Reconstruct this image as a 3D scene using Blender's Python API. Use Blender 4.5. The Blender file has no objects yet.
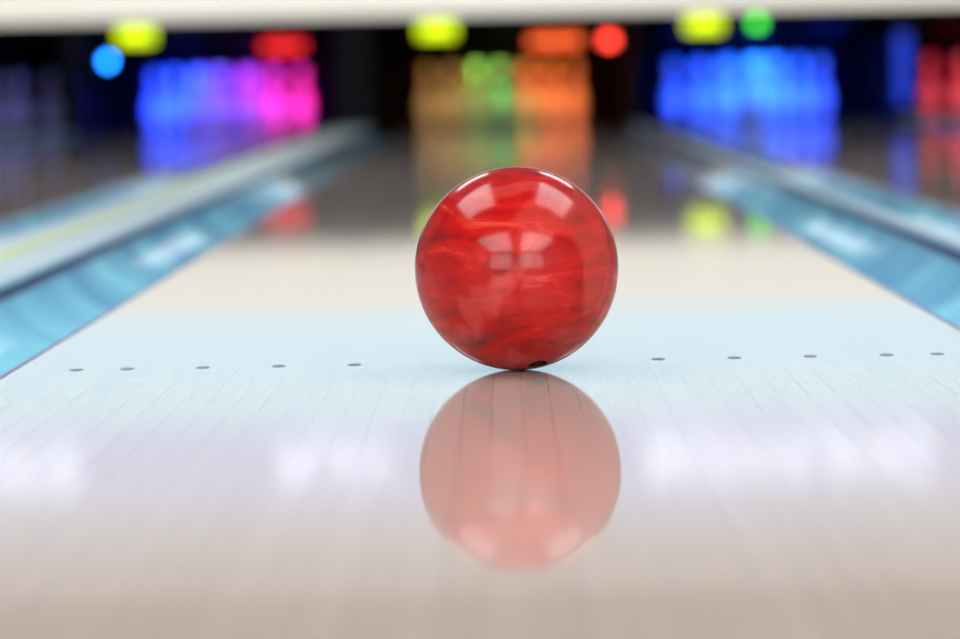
import bpy, bmesh, math, random
from mathutils import Matrix, Vector
random.seed(3)
S = bpy.context.scene
S.view_settings.view_transform = 'Standard'
S.view_settings.look = 'None'
COL = S.collection

# ---------------------------------------------------------------- materials
def new_mat(name):
    m = bpy.data.materials.new(name); m.use_nodes = True
    nt = m.node_tree
    return m, nt, nt.nodes['Principled BSDF']

def pmat(name, col, rough=0.5, metal=0.0, noise=0.06, scale=8.0, emit=None, estr=0.0, coat=0.0, spec=0.5, col2=None):
    m, nt, b = new_mat(name)
    tc = nt.nodes.new('ShaderNodeTexCoord')
    n = nt.nodes.new('ShaderNodeTexNoise'); n.inputs['Scale'].default_value = scale
    n.inputs['Detail'].default_value = 4
    nt.links.new(tc.outputs['Object'], n.inputs['Vector'])
    r = nt.nodes.new('ShaderNodeValToRGB')
    r.color_ramp.elements[0].position = 0.3; r.color_ramp.elements[1].position = 0.7
    r.color_ramp.elements[0].color = (*[max(0, c*(1-noise)) for c in col], 1)
    r.color_ramp.elements[1].color = (*(col2 or [min(1, c*(1+noise)) for c in col]), 1)
    nt.links.new(n.outputs['Fac'], r.inputs['Fac'])
    nt.links.new(r.outputs['Color'], b.inputs['Base Color'])
    b.inputs['Roughness'].default_value = rough
    b.inputs['Metallic'].default_value = metal
    b.inputs['Coat Weight'].default_value = coat
    b.inputs['Specular IOR Level'].default_value = spec
    if emit:
        b.inputs['Emission Color'].default_value = (*emit, 1)
        b.inputs['Emission Strength'].default_value = estr
    return m

def math_node(nt, op, a=None, b=None, c=None):
    n = nt.nodes.new('ShaderNodeMath'); n.operation = op
    for i, v in enumerate((a, b, c)):
        if v is None: continue
        if isinstance(v, (int, float)): n.inputs[i].default_value = v
        else: nt.links.new(v, n.inputs[i])
    return n.outputs[0]

BW = 1.08/39
def wood_mat(name, c1, c2, rough):
    m, nt, b = new_mat(name)
    tc = nt.nodes.new('ShaderNodeTexCoord')
    sp = nt.nodes.new('ShaderNodeSeparateXYZ'); nt.links.new(tc.outputs['Object'], sp.inputs[0])
    u = math_node(nt, 'DIVIDE', math_node(nt, 'ADD', sp.outputs['X'], 0.54), BW)
    idx = math_node(nt, 'FLOOR', u)
    fr = math_node(nt, 'FRACT', u)
    wn = nt.nodes.new('ShaderNodeTexWhiteNoise'); wn.noise_dimensions = '1D'
    nt.links.new(idx, wn.inputs['W'])
    mp = nt.nodes.new('ShaderNodeMapping'); mp.inputs['Scale'].default_value = (60, 2.2, 1)
    nt.links.new(tc.outputs['Object'], mp.inputs['Vector'])
    g = nt.nodes.new('ShaderNodeTexNoise'); g.inputs['Scale'].default_value = 1; g.inputs['Detail'].default_value = 3
    nt.links.new(mp.outputs[0], g.inputs['Vector'])
    t = math_node(nt, 'ADD', math_node(nt, 'MULTIPLY', wn.outputs['Value'], 0.55), math_node(nt, 'MULTIPLY', g.outputs['Fac'], 0.5))
    r = nt.nodes.new('ShaderNodeValToRGB')
    r.color_ramp.elements[0].position = 0.15; r.color_ramp.elements[1].position = 0.85
    r.color_ramp.elements[0].color = (*c1, 1); r.color_ramp.elements[1].color = (*c2, 1)
    nt.links.new(t, r.inputs['Fac'])
    d = math_node(nt, 'ABSOLUTE', math_node(nt, 'SUBTRACT', fr, 0.5))
    seam = math_node(nt, 'GREATER_THAN', d, 0.483)
    mp2 = nt.nodes.new('ShaderNodeMapping'); mp2.inputs['Scale'].default_value = (30, 1.2, 1)
    nt.links.new(tc.outputs['Object'], mp2.inputs['Vector'])
    g2 = nt.nodes.new('ShaderNodeTexNoise'); g2.inputs['Scale'].default_value = 1
    nt.links.new(mp2.outputs[0], g2.inputs['Vector'])
    sstr = nt.nodes.new('ShaderNodeMapRange')
    sstr.inputs['From Min'].default_value = 0.38; sstr.inputs['From Max'].default_value = 0.62
    sstr.inputs['To Min'].default_value = 0.08; sstr.inputs['To Max'].default_value = 0.55
    nt.links.new(g2.outputs['Fac'], sstr.inputs['Value'])
    sf = math_node(nt, 'MULTIPLY', seam, sstr.outputs[0])
    mx = nt.nodes.new('ShaderNodeMix'); mx.data_type = 'RGBA'
    nt.links.new(sf, mx.inputs['Factor'])
    nt.links.new(r.outputs['Color'], mx.inputs['A'])
    mx.inputs['B'].default_value = (0.14, 0.14, 0.20, 1)
    nt.links.new(mx.outputs['Result'], b.inputs['Base Color'])
    b.inputs['Roughness'].default_value = rough
    b.inputs['IOR'].default_value = 1.5
    return m

M_lane = wood_mat('lane_maple', (0.555, 0.475, 0.415), (0.60, 0.52, 0.46), 0.05)
M_appr = wood_mat('approach_maple', (0.42, 0.28, 0.19), (0.58, 0.42, 0.30), 0.2)
M_dot = pmat('dot_inlay', (0.15, 0.25, 0.33), 0.4)
M_gut = pmat('gutter_plastic_blue', (0.13, 0.34, 0.60), 0.13, noise=0.1, scale=2.6, col2=(0.30, 0.74, 0.86))  # blue to cyan mottling paints coloured reflections into the gutter
M_gedge = pmat('gutter_edge', (0.14, 0.08, 0.24), 0.3)
M_div = pmat('divider_laminate', (0.58, 0.74, 0.82), 0.3)
M_navy = pmat('divider_trim_navy', (0.02, 0.09, 0.20), 0.4)
M_lime = pmat('divider_stripe_lime', (0.68, 0.82, 0.46), 0.4)
M_black = pmat('machine_black', (0.005, 0.005, 0.008), 0.8, spec=0.1)
M_steel = pmat('machine_steel', (0.012, 0.012, 0.018), 0.6, 0.0, spec=0.15)
M_kick = pmat('kickback_panel', (0.005, 0.005, 0.008), 0.7, spec=0.1)
M_pin = pmat('pin_plastic', (0.85, 0.85, 0.83), 0.25, noise=0.02)
M_pinred = pmat('pin_stripe', (0.65, 0.03, 0.03), 0.3)
M_wall = pmat('wall_paint', (0.50, 0.46, 0.44), 0.8)
M_dark = pmat('curtain_black', (0.006, 0.006, 0.01), 0.9, spec=0.1)
M_ceil = pmat('ceiling_tile', (0.40, 0.38, 0.40), 0.9)
M_carpet = pmat('floor_concrete', (0.12, 0.11, 0.12), 0.8)
def emis(name, c, s): return pmat(name, c, 0.4, emit=c, estr=s, noise=0.02)
M_panel = emis('ceiling_lamp_diffuser', (0.95, 0.98, 1.0), 4.3)
M_rearglow = emis('window_frosted_glass', (0.98, 0.96, 0.96), 2.4)  # glow for the panels added behind the camera
M_frame = pmat('lamp_frame_aluminium', (0.5, 0.5, 0.5), 0.4, 0.8)

# ---------------------------------------------------------------- mesh helpers
def obj(name, me, mats, parent=None, smooth=False):
    o = bpy.data.objects.new(name, me); COL.objects.link(o)
    for m in (mats if isinstance(mats, (list, tuple)) else [mats]): me.materials.append(m)
    if smooth:
        for p in me.polygons: p.use_smooth = True
    if parent: o.parent = parent
    return o

def bm_box(bm, x0, x1, y0, y1, z0, z1, mi=0, bevel=0.0):
    vs = [bm.verts.new((x, y, z)) for x in (x0, x1) for y in (y0, y1) for z in (z0, z1)]
    idx = [(0,1,3,2),(4,6,7,5),(0,4,5,1),(2,3,7,6),(0,2,6,4),(1,5,7,3)]
    fs = [bm.faces.new([vs[i] for i in f]) for f in idx]
    for f in fs: f.material_index = mi
    if bevel:
        es = list({e for f in fs for e in f.edges})
        r = bmesh.ops.bevel(bm, geom=es, offset=bevel, segments=2, affect='EDGES', profile=0.6)
        for f in r['faces']: f.material_index = mi
def finish(bm, name, mats, parent=None, smooth=False):
    bmesh.ops.recalc_face_normals(bm, faces=bm.faces)
    me = bpy.data.meshes.new(name); bm.to_mesh(me); bm.free()
    return obj(name, me, mats, parent, smooth)
def box(name, x0, x1, y0, y1, z0, z1, mat, parent=None, bevel=0.0):
    bm = bmesh.new(); bm_box(bm, x0, x1, y0, y1, z0, z1, 0, bevel)
    return finish(bm, name, mat, parent)
def bm_extrude(bm, prof, y0, y1, mi=0, seg=1):
    rings = []
    for k in range(seg+1):
        y = y0+(y1-y0)*k/seg
        rings.append([bm.verts.new((x, y, z)) for x, z in prof])
    n = len(prof)
    for k in range(seg):
        for i in range(n):
            f = bm.faces.new((rings[k][i], rings[k][(i+1)%n], rings[k+1][(i+1)%n], rings[k+1][i])); f.material_index = mi
    for rg in (rings[0], rings[-1]):
        f = bm.faces.new(rg); f.material_index = mi
def bm_cyl(bm, c, r, h, axis='Z', seg=24, mi=0):
    rot = {'Z': Matrix.Identity(4), 'X': Matrix.Rotation(math.pi/2, 4, 'Y'), 'Y': Matrix.Rotation(math.pi/2, 4, 'X')}[axis]
    r_ = bmesh.ops.create_cone(bm, cap_ends=True, segments=seg, radius1=r, radius2=r, depth=h, matrix=Matrix.Translation(c) @ rot)
    for v in r_['verts']:
        for f in v.link_faces: f.material_index = mi

# ---------------------------------------------------------------- room
XW = 4.9; YB = -4.5; YE = 21.6; ZF = -0.12; ZC = 3.4; FOUL = 1.4
box('floor', -XW, XW, YB, YE, ZF-0.1, ZF, M_carpet)
box('ceiling', -XW, XW, YB, YE, ZC, ZC+0.1, M_ceil)
box('wall_left', -XW-0.1, -XW, YB, YE, ZF-0.1, ZC+0.1, M_wall)
box('wall_right', XW, XW+0.1, YB, YE, ZF-0.1, ZC+0.1, M_wall)
box('wall_rear', -XW, XW, YB-0.1, YB, ZF-0.1, ZC+0.1, M_wall)
box('wall_pit', -XW, XW, YE, YE+0.1, ZF-0.1, ZC+0.1, M_dark)
box('wall_end', -XW, XW, 19.26, 19.36, 0.665, ZC, M_wall)
for i, x in enumerate((-2.7, 2.7)):  # unseen glowing panels, added for soft highlights on the ball
    bm = bmesh.new()
    bm_box(bm, x-1.9, x+1.9, YB+0.005, YB+0.02, 0.55, 2.95, 0)
    for u in (-1.92, 0, 1.92): bm_box(bm, x+u-0.02, x+u+0.02, YB+0.002, YB+0.05, 0.50, 3.0, 1)
    for v in (0.52, 2.98): bm_box(bm, x-1.95, x+1.95, YB+0.002, YB+0.05, v-0.03, v+0.03, 1)
    finish(bm, 'window_%d' % (i+1), [M_rearglow, M_frame])

box('approach_floor', -XW+0.005, XW-0.005, YB+0.005, FOUL-0.02, ZF, 0, M_appr)
box('foul_line', -XW+0.005, XW-0.005, FOUL-0.02, FOUL, ZF, 0.0005, M_black)

# ---------------------------------------------------------------- lanes
LH = 0.54; GW = 0.208
YL = 20.9
lanes = [-3.25, -1.69, 0.0, 1.52, 3.11]
def lane(cx):
    bm = bmesh.new()
    bm_extrude(bm, [(-LH, ZF), (LH, ZF), (LH, -0.001), (LH-0.002, 0), (-LH+0.002, 0), (-LH, -0.001)], FOUL, YL)
    o = finish(bm, 'bowling_lane', M_lane); o.location.x = cx
    bm = bmesh.new()
    def dot(x, y, a, b):
        vs = [bm.verts.new((x+a*math.cos(t*math.tau/20), y+b*math.sin(t*math.tau/20), 0.0004)) for t in range(20)]
        bm.faces.new(vs)
    for brd in (3, 5, 8, 11, 14):
        for s in (-1, 1):
            dot(s*(20-brd)*BW, 3.60, 0.0075, 0.012)
    finish(bm, 'guide_dots', M_dot, o)
    return o
for c in lanes: lane(c)

def gutter(x0, x1):
    w = x1-x0; bm = bmesh.new()
    prof = [(x0, ZF), (x1, ZF), (x1, -0.004), (x1-0.012, -0.004)]
    n = 14
    for i in range(n+1):
        t = i/n
        x = x1-0.012-(w-0.024)*t
        z = -0.006-0.062*math.sin(math.pi*t)**0.75
        prof.append((x, z))
    prof += [(x0+0.012, -0.004), (x0, -0.004)]
    bm_extrude(bm, prof, FOUL, YL)
    o = finish(bm, 'gutter', [M_gut, M_gedge])
    for p in o.data.polygons:
        if abs(p.normal.y) < 0.5 and p.normal.z > 0.1:
            if p.center.z > -0.0045: p.material_index = 1
            else: p.use_smooth = True
def kickback(x0, x1):
    bm = bmesh.new()
    bm_box(bm, x0, x1, 18.905, 21.4, ZF, 0.655, 0, 0.006)
    bm_box(bm, x0+0.01, x1-0.01, 18.89, 18.905, 0.03, 0.62, 1, 0.002)
    return finish(bm, 'kickback', [M_kick, M_steel])
def divider(x0, x1, stripe=True):
    bm = bmesh.new(); h = 0.024
    bm_extrude(bm, [(x0, ZF), (x1, ZF), (x1, h-0.012), (x0, h-0.012)], FOUL, 18.88, 1)
    w = x1-x0; e = 0.005
    bm_extrude(bm, [(x0-e, h-0.012), (x1+e, h-0.012), (x1+e, h-0.004), (x1-0.004, h), (x0+0.004, h), (x0-e, h-0.004)], FOUL, 18.88, 0)
    if stripe:
        m = (x0+x1)/2; s = min(0.022, w*0.2)
        bm_extrude(bm, [(m-s, h-0.002), (m+s, h-0.002), (m+s, h+0.003), (m-s, h+0.003)], FOUL, 18.88, 2)
    finish(bm, 'lane_divider', [M_div, M_navy, M_lime])
for c in lanes:
    gutter(c-LH-GW, c-LH); gutter(c+LH, c+LH+GW)
edges = [(-XW+0.012, lanes[0]-LH-GW)] + [(lanes[i]+LH+GW, lanes[i+1]-LH-GW) for i in range(4)] + [(lanes[4]+LH+GW, XW-0.012)]
kicks = []
for i, (a, b) in enumerate(edges):
    divider(a, b, i in (1, 2, 4)); kicks.append(kickback(a, b))

# ---------------------------------------------------------------- pins
prof = [(0.0,0),(0.0258,0),(0.0300,0.006),(0.0360,0.020),(0.0450,0.045),(0.0537,0.075),(0.0588,0.100),(0.0605,0.115),(0.0590,0.135),(0.0555,0.155),
        (0.0490,0.180),(0.0410,0.205),(0.0330,0.228),(0.0265,0.248),(0.0235,0.262),(0.0228,0.275),(0.0240,0.292),(0.0275,0.315),(0.0310,0.335),(0.0322,0.348),(0.0305,0.362),(0.0240,0.374),(0.0130,0.3795),(0.0,0.381)]
def pins(cx):
    bm = bmesh.new(); seg = 24
    for row in range(4):
        for k in range(row+1):
            px = (k-row/2)*0.3048; py = 19.7+row*0.264
            prev = None
            for r, z in prof:
                if r == 0: ring = [bm.verts.new((px, py, z))]
                else: ring = [bm.verts.new((px+r*math.cos(a*math.tau/seg), py+r*math.sin(a*math.tau/seg), z)) for a in range(seg)]
                if prev:
                    for a in range(seg):
                        b_ = (a+1) % seg
                        if len(prev) == 1: f = bm.faces.new((prev[0], ring[b_], ring[a]))
                        elif len(ring) == 1: f = bm.faces.new((prev[a], prev[b_], ring[0]))
                        else: f = bm.faces.new((prev[a], prev[b_], ring[b_], ring[a]))
                        f.material_index = 1 if (0.255 < z < 0.263 or 0.28 < z < 0.293) else 0
                prev = ring
    o = finish(bm, 'bowling_pins', [M_pin, M_pinred], smooth=True); o.location = (cx, 0, 0.0005)
for c in lanes: pins(c)

# ---------------------------------------------------------------- pinsetters
def pinsetter(cx):
    bm = bmesh.new(); W = LH+GW-0.004
    bm_box(bm, -W, W, 19.62, 21.2, 0.54, 0.645, 0, 0.01)
    bm_box(bm, -W, W, 19.44, 19.50, 0.56, 0.63, 0, 0.01)      # sweep bar
    for s in (-1, 1):
        bm_box(bm, s*(W-0.03)-0.02, s*(W-0.03)+0.02, 19.44, 19.70, 0.56, 0.63, 1, 0.004)
    for row in range(4):
        for k in range(row+1):
            bm_cyl(bm, ((k-row/2)*0.3048, 19.7+row*0.264, 0.52), 0.05, 0.05, 'Z', 20, 0)
    o = finish(bm, 'pinsetter', [M_black, M_steel]); o.location.x = cx
    box('pit_curtain', cx-W, cx+W, 21.38, 21.42, ZF, 0.645, M_dark)
for c in lanes: pinsetter(c)

# ---------------------------------------------------------------- pit lights
def area(name, loc, target, size, col, power, spread):
    l = bpy.data.lights.new(name, 'AREA'); l.shape = 'RECTANGLE'; l.size = size; l.size_y = 0.04
    l.color = col; l.energy = power; l.spread = math.radians(spread)
    o = bpy.data.objects.new(name, l); COL.objects.link(o); o.location = loc
    o.rotation_euler = (Vector(target)-Vector(loc)).to_track_quat('-Z', 'Y').to_euler()
BLUE = (0.002, 0.045, 1.0); MAG = (1.0, 0.004, 0.32); ORG = (1.0, 0.16, 0.01); YEL = (0.9, 0.40, 0.03); GRN = (0.2, 0.9, 0.10)
def pitlight(cx, dx, col, p, s=0.16, sp=75): area('pit_light', (cx+dx, 19.42, 0.535), (cx+dx*0.95, 20.25, 0.24), s, col, p, sp)
def head_pin_fill(cx, col, p): area('pit_light', (cx, 19.36, 0.52), (cx, 19.70, 0.20), 0.08, col, p, 45)  # extra light added to brighten the head pin
c = lanes[1]; pitlight(c, -0.45, BLUE, 5.5, 0.12, 60); pitlight(c, -0.15, (0.01,0.06,1.0), 3.0, 0.12, 55); pitlight(c, 0.18, (0.35,0.01,1.0), 1.6, 0.12, 55); pitlight(c, 0.5, MAG, 2.8, 0.12, 55); head_pin_fill(c, (0.10,0.03,1.0), 0.5)
c = lanes[2]; pitlight(c, -0.42, YEL, 1.0); pitlight(c, -0.05, GRN, 0.7, 0.08, 35); pitlight(c, 0.22, ORG, 1.1); pitlight(c, 0.48, ORG, 2.3); head_pin_fill(c, GRN, 0.25)
c = lanes[3]; pitlight(c, -0.42, BLUE, 6.5); pitlight(c, 0.0, (0.005,0.13,1.0), 5); pitlight(c, 0.42, BLUE, 6.5); head_pin_fill(c, (0.005,0.13,1.0), 0.9)
c = lanes[4]; pitlight(c, -0.45, (1.0,0.01,0.05), 2); pitlight(c, 0.3, MAG, 1.5)
c = lanes[0]; pitlight(c, 0.2, BLUE, 0.4)

def lamp(name, x, z, w, h, col, s, y=19.365):
    e = bpy.data.objects.new(name, None); COL.objects.link(e); e.location = (x, y, z)
    box('housing', -w/2-0.008, w/2+0.008, 0.012, 0.045, -h/2-0.008, h/2+0.008, M_black, e, 0.003)
    box('lens', -w/2, w/2, 0.0, 0.014, -h/2, h/2, emis('lens_'+name, col, s), e, 0.004)
LIME = (0.60, 0.80, 0.0)
for x, z in ((-2.13, 0.580), (-0.37, 0.578), (1.19, 0.584)):
    lamp('lane_indicator_lamp', x, z, 0.21, 0.09, LIME, 2.2)
lamp('lane_indicator_lamp', 1.50, 0.585, 0.06, 0.06, (0.06, 0.9, 0.0), 4)
lamp('pinsetter_lamp', -1.27, 0.50, 0.24, 0.06, (1.0, 0.015, 0.02), 1.6)
lamp('pinsetter_lamp', 0.32, 0.50, 0.30, 0.06, (1.0, 0.12, 0.02), 1.8)
lamp('pinsetter_lamp', 0.635, 0.50, 0.07, 0.06, (1.0, 0.05, 0.03), 7)
bm = bmesh.new(); rr = 0.026
bmesh.ops.create_uvsphere(bm, u_segments=24, v_segments=12, radius=rr, matrix=Matrix.Translation((-2.235, 18.84, 0.43)))
bm_cyl(bm, (-2.235, 18.87, 0.43), rr*1.25, 0.03, 'Y', 24, 1)
bm_box(bm, -2.45, -2.235, 18.875, 18.89, 0.42, 0.44, 1)
finish(bm, 'signal_led', [emis('led_blue', (0.01, 0.22, 1.0), 19), M_black], kicks[1], smooth=True)
box('led_strip', 2.25, 2.33, 18.87, 18.89, 0.10, 0.50, emis('led_strip_blue', (0.005, 0.05, 0.8), 0.6), kicks[4])  # glowing strip stands in for blue light on the kickback end

# ---------------------------------------------------------------- illuminated masking units and added wall glow
box('masking_trim', -XW, XW, 19.16, 19.26, 0.635, 0.66, M_black)
box('masking_panel', -XW, XW, 19.20, 19.26, 0.66, 1.05, emis('masking_cream', (0.88, 0.84, 0.74), 0.84))
box('masking_panel', -XW, XW, 19.20, 19.26, 1.05, 1.70, emis('masking_pale_blue', (0.60, 0.86, 0.98), 0.93))
box('masking_panel', -XW, XW, 19.20, 19.26, 1.70, 2.18, emis('masking_lavender', (0.64, 0.70, 0.96), 0.80))
box('masking_panel', -XW, XW, 19.20, 19.26, 2.18, 2.42, emis('masking_grey', (0.68, 0.71, 0.82), 0.60))  # added glow band, softens the wall tone mirrored in the lane
box('masking_panel', -XW, XW, 19.20, 19.26, 2.42, 2.70, emis('masking_warm_grey', (0.74, 0.69, 0.66), 0.40))  # added glow in place of light washing the upper wall
M_sign = emis('sign_white', (0.93, 0.96, 1.0), 1.08)
def sign(txt, x, z, size):
    cu = bpy.data.curves.new('lane_sign', 'FONT'); cu.body = txt; cu.size = size; cu.extrude = 0.015; cu.offset = 0.002
    o = bpy.data.objects.new('lane_sign', cu); COL.objects.link(o); cu.materials.append(M_sign)
    o.location = (x, 19.185, z); o.rotation_euler = (math.pi/2, 0, 0)
sign('BOWLING', 0.80, 1.82, 0.36); sign('PLAY', -1.35, 1.82, 0.30); sign('STRIKE', -3.6, 1.82, 0.36)

# ---------------------------------------------------------------- unseen ceiling lamps, sized for ball highlights and lane brightness
def unseen_lamp(x, y, w, l):
    bm = bmesh.new(); t = 0.03
    bm_box(bm, -w/2, w/2, -l/2, l/2, ZC-0.05, ZC-0.01, 0)
    bm_box(bm, -w/2-t, -w/2, -l/2-t, l/2+t, ZC-0.06, ZC, 1)
    bm_box(bm, w/2, w/2+t, -l/2-t, l/2+t, ZC-0.06, ZC, 1)
    bm_box(bm, -w/2, w/2, -l/2-t, -l/2, ZC-0.06, ZC, 1)
    bm_box(bm, -w/2, w/2, l/2, l/2+t, ZC-0.06, ZC, 1)
    o = finish(bm, 'ceiling_lamp', [M_panel, M_frame]); o.location = (x, y, 0)
for s in (-1, 1):
    unseen_lamp(s*2.3, -1.9, 3.4, 4.2)
    unseen_lamp(s*2.0, 4.4, 2.0, 2.6)
    unseen_lamp(s*1.8, 10.5, 1.6, 2.6)

# ---------------------------------------------------------------- ball
R = 0.108
bm = bmesh.new(); bmesh.ops.create_uvsphere(bm, u_segments=192, v_segments=96, radius=R)
ball = finish(bm, 'bowling_ball', [], smooth=True)
m, nt, b = new_mat('ball_marbled_red')
tc = nt.nodes.new('ShaderNodeTexCoord')
mp = nt.nodes.new('ShaderNodeMapping'); mp.inputs['Scale'].default_value = (7, 7, 26); mp.inputs['Rotation'].default_value = (0.08, 0.10, 0)
nt.links.new(tc.outputs['Object'], mp.inputs[0])
n1 = nt.nodes.new('ShaderNodeTexNoise'); n1.inputs['Scale'].default_value = 1.0; n1.inputs['Detail'].default_value = 9
n1.inputs['Roughness'].default_value = 0.62; n1.inputs['Distortion'].default_value = 1.7
nt.links.new(mp.outputs[0], n1.inputs['Vector'])
r = nt.nodes.new('ShaderNodeValToRGB'); cr = r.color_ramp
cr.elements[0].position = 0.32; cr.elements[0].color = (0.17, 0.001, 0.001, 1)
cr.elements[1].position = 0.72; cr.elements[1].color = (0.80, 0.09, 0.05, 1)
e = cr.elements.new(0.45); e.color = (0.42, 0.002, 0.002, 1)
e = cr.elements.new(0.58); e.color = (0.55, 0.006, 0.004, 1)
nt.links.new(n1.outputs['Fac'], r.inputs['Fac'])
mpb = nt.nodes.new('ShaderNodeMapping'); mpb.inputs['Scale'].default_value = (11, 11, 8); mpb.inputs['Location'].default_value = (0.75, 0.3, 0.2)
nt.links.new(tc.outputs['Object'], mpb.inputs[0])
n2 = nt.nodes.new('ShaderNodeTexNoise'); n2.inputs['Scale'].default_value = 1.0; n2.inputs['Detail'].default_value = 3
n2.inputs['Distortion'].default_value = 1.2
nt.links.new(mpb.outputs[0], n2.inputs['Vector'])
r2 = nt.nodes.new('ShaderNodeMapRange'); r2.interpolation_type = 'SMOOTHSTEP'
r2.inputs['From Min'].default_value = 0.50; r2.inputs['From Max'].default_value = 0.62
r2.inputs['To Min'].default_value = 0.0; r2.inputs['To Max'].default_value = 0.22
nt.links.new(n2.outputs['Fac'], r2.inputs['Value'])
mxb = nt.nodes.new('ShaderNodeMix'); mxb.data_type = 'RGBA'
nt.links.new(r2.outputs[0], mxb.inputs['Factor']); nt.links.new(r.outputs['Color'], mxb.inputs['A'])
mxb.inputs['B'].default_value = (0.82, 0.15, 0.12, 1)
nt.links.new(mxb.outputs['Result'], b.inputs['Base Color'])
b.inputs['Roughness'].default_value = 0.15
b.inputs['IOR'].default_value = 1.47
ball.data.materials.append(m)
ball.data.materials.append(pmat('hole_dark', (0.05, 0.005, 0.005), 0.6))
bc = Vector((0.0126, 3.5, R))
holes = [((0.19, -0.34, -0.92), 0.0105), ((0.42, -0.14, -0.89), 0.0105), ((0.25, 0.62, -0.74), 0.0135)]
bm = bmesh.new()
for d, rr in holes:
    d = Vector(d).normalized()
    mt = Matrix.Translation(d*R*0.85) @ d.to_track_quat('Z', 'Y').to_matrix().to_4x4()
    bmesh.ops.create_cone(bm, cap_ends=True, segments=40, radius1=rr, radius2=rr, depth=0.06, matrix=mt)
cut = finish(bm, 'cutter', [])
md = ball.modifiers.new('holes', 'BOOLEAN'); md.operation = 'DIFFERENCE'; md.object = cut; md.solver = 'EXACT'
dg = bpy.context.evaluated_depsgraph_get()
me = bpy.data.meshes.new_from_object(ball.evaluated_get(dg)); ball.modifiers.clear()
ball.data = me
bpy.data.objects.remove(cut)
for p in me.polygons:
    inside = p.center.length < R*0.985
    p.use_smooth = True; p.material_index = 1 if inside else 0
bm = bmesh.new(); bm.from_mesh(me)
for ed in bm.edges:
    if len(ed.link_faces) == 2 and ed.calc_face_angle() > 0.5: ed.smooth = False
bm.to_mesh(me); bm.free()
ball.location = bc

# ---------------------------------------------------------------- world
w = bpy.data.worlds.new('World'); S.world = w; w.use_nodes = True
w.node_tree.nodes['Background'].inputs[0].default_value = (0.5, 0.55, 0.7, 1)
w.node_tree.nodes['Background'].inputs[1].default_value = 0.05

# ---------------------------------------------------------------- camera
F = 3304.0; roll = 0.0187
cx, cy = 501-480, 319.5-74
a = Vector((cx, cy, -F)).normalized()                 # world +Y in camera space
bx = Vector((math.cos(roll), math.sin(roll), (cx*math.cos(roll)+cy*math.sin(roll))/F)).normalized()
cz = bx.cross(a)
M = Matrix((bx, a, cz)).to_4x4()
M.translation = Vector((0, 0, 0.314))
cam = bpy.data.cameras.new('camera'); co = bpy.data.objects.new('camera', cam); COL.objects.link(co)
co.matrix_world = M
cam.sensor_width = 36; cam.lens = F/960*36
cam.clip_start = 0.05; cam.clip_end = 100
cam.dof.use_dof = True; cam.dof.focus_distance = 3.43; cam.dof.aperture_fstop = cam.lens/1000/0.037
S.camera = co
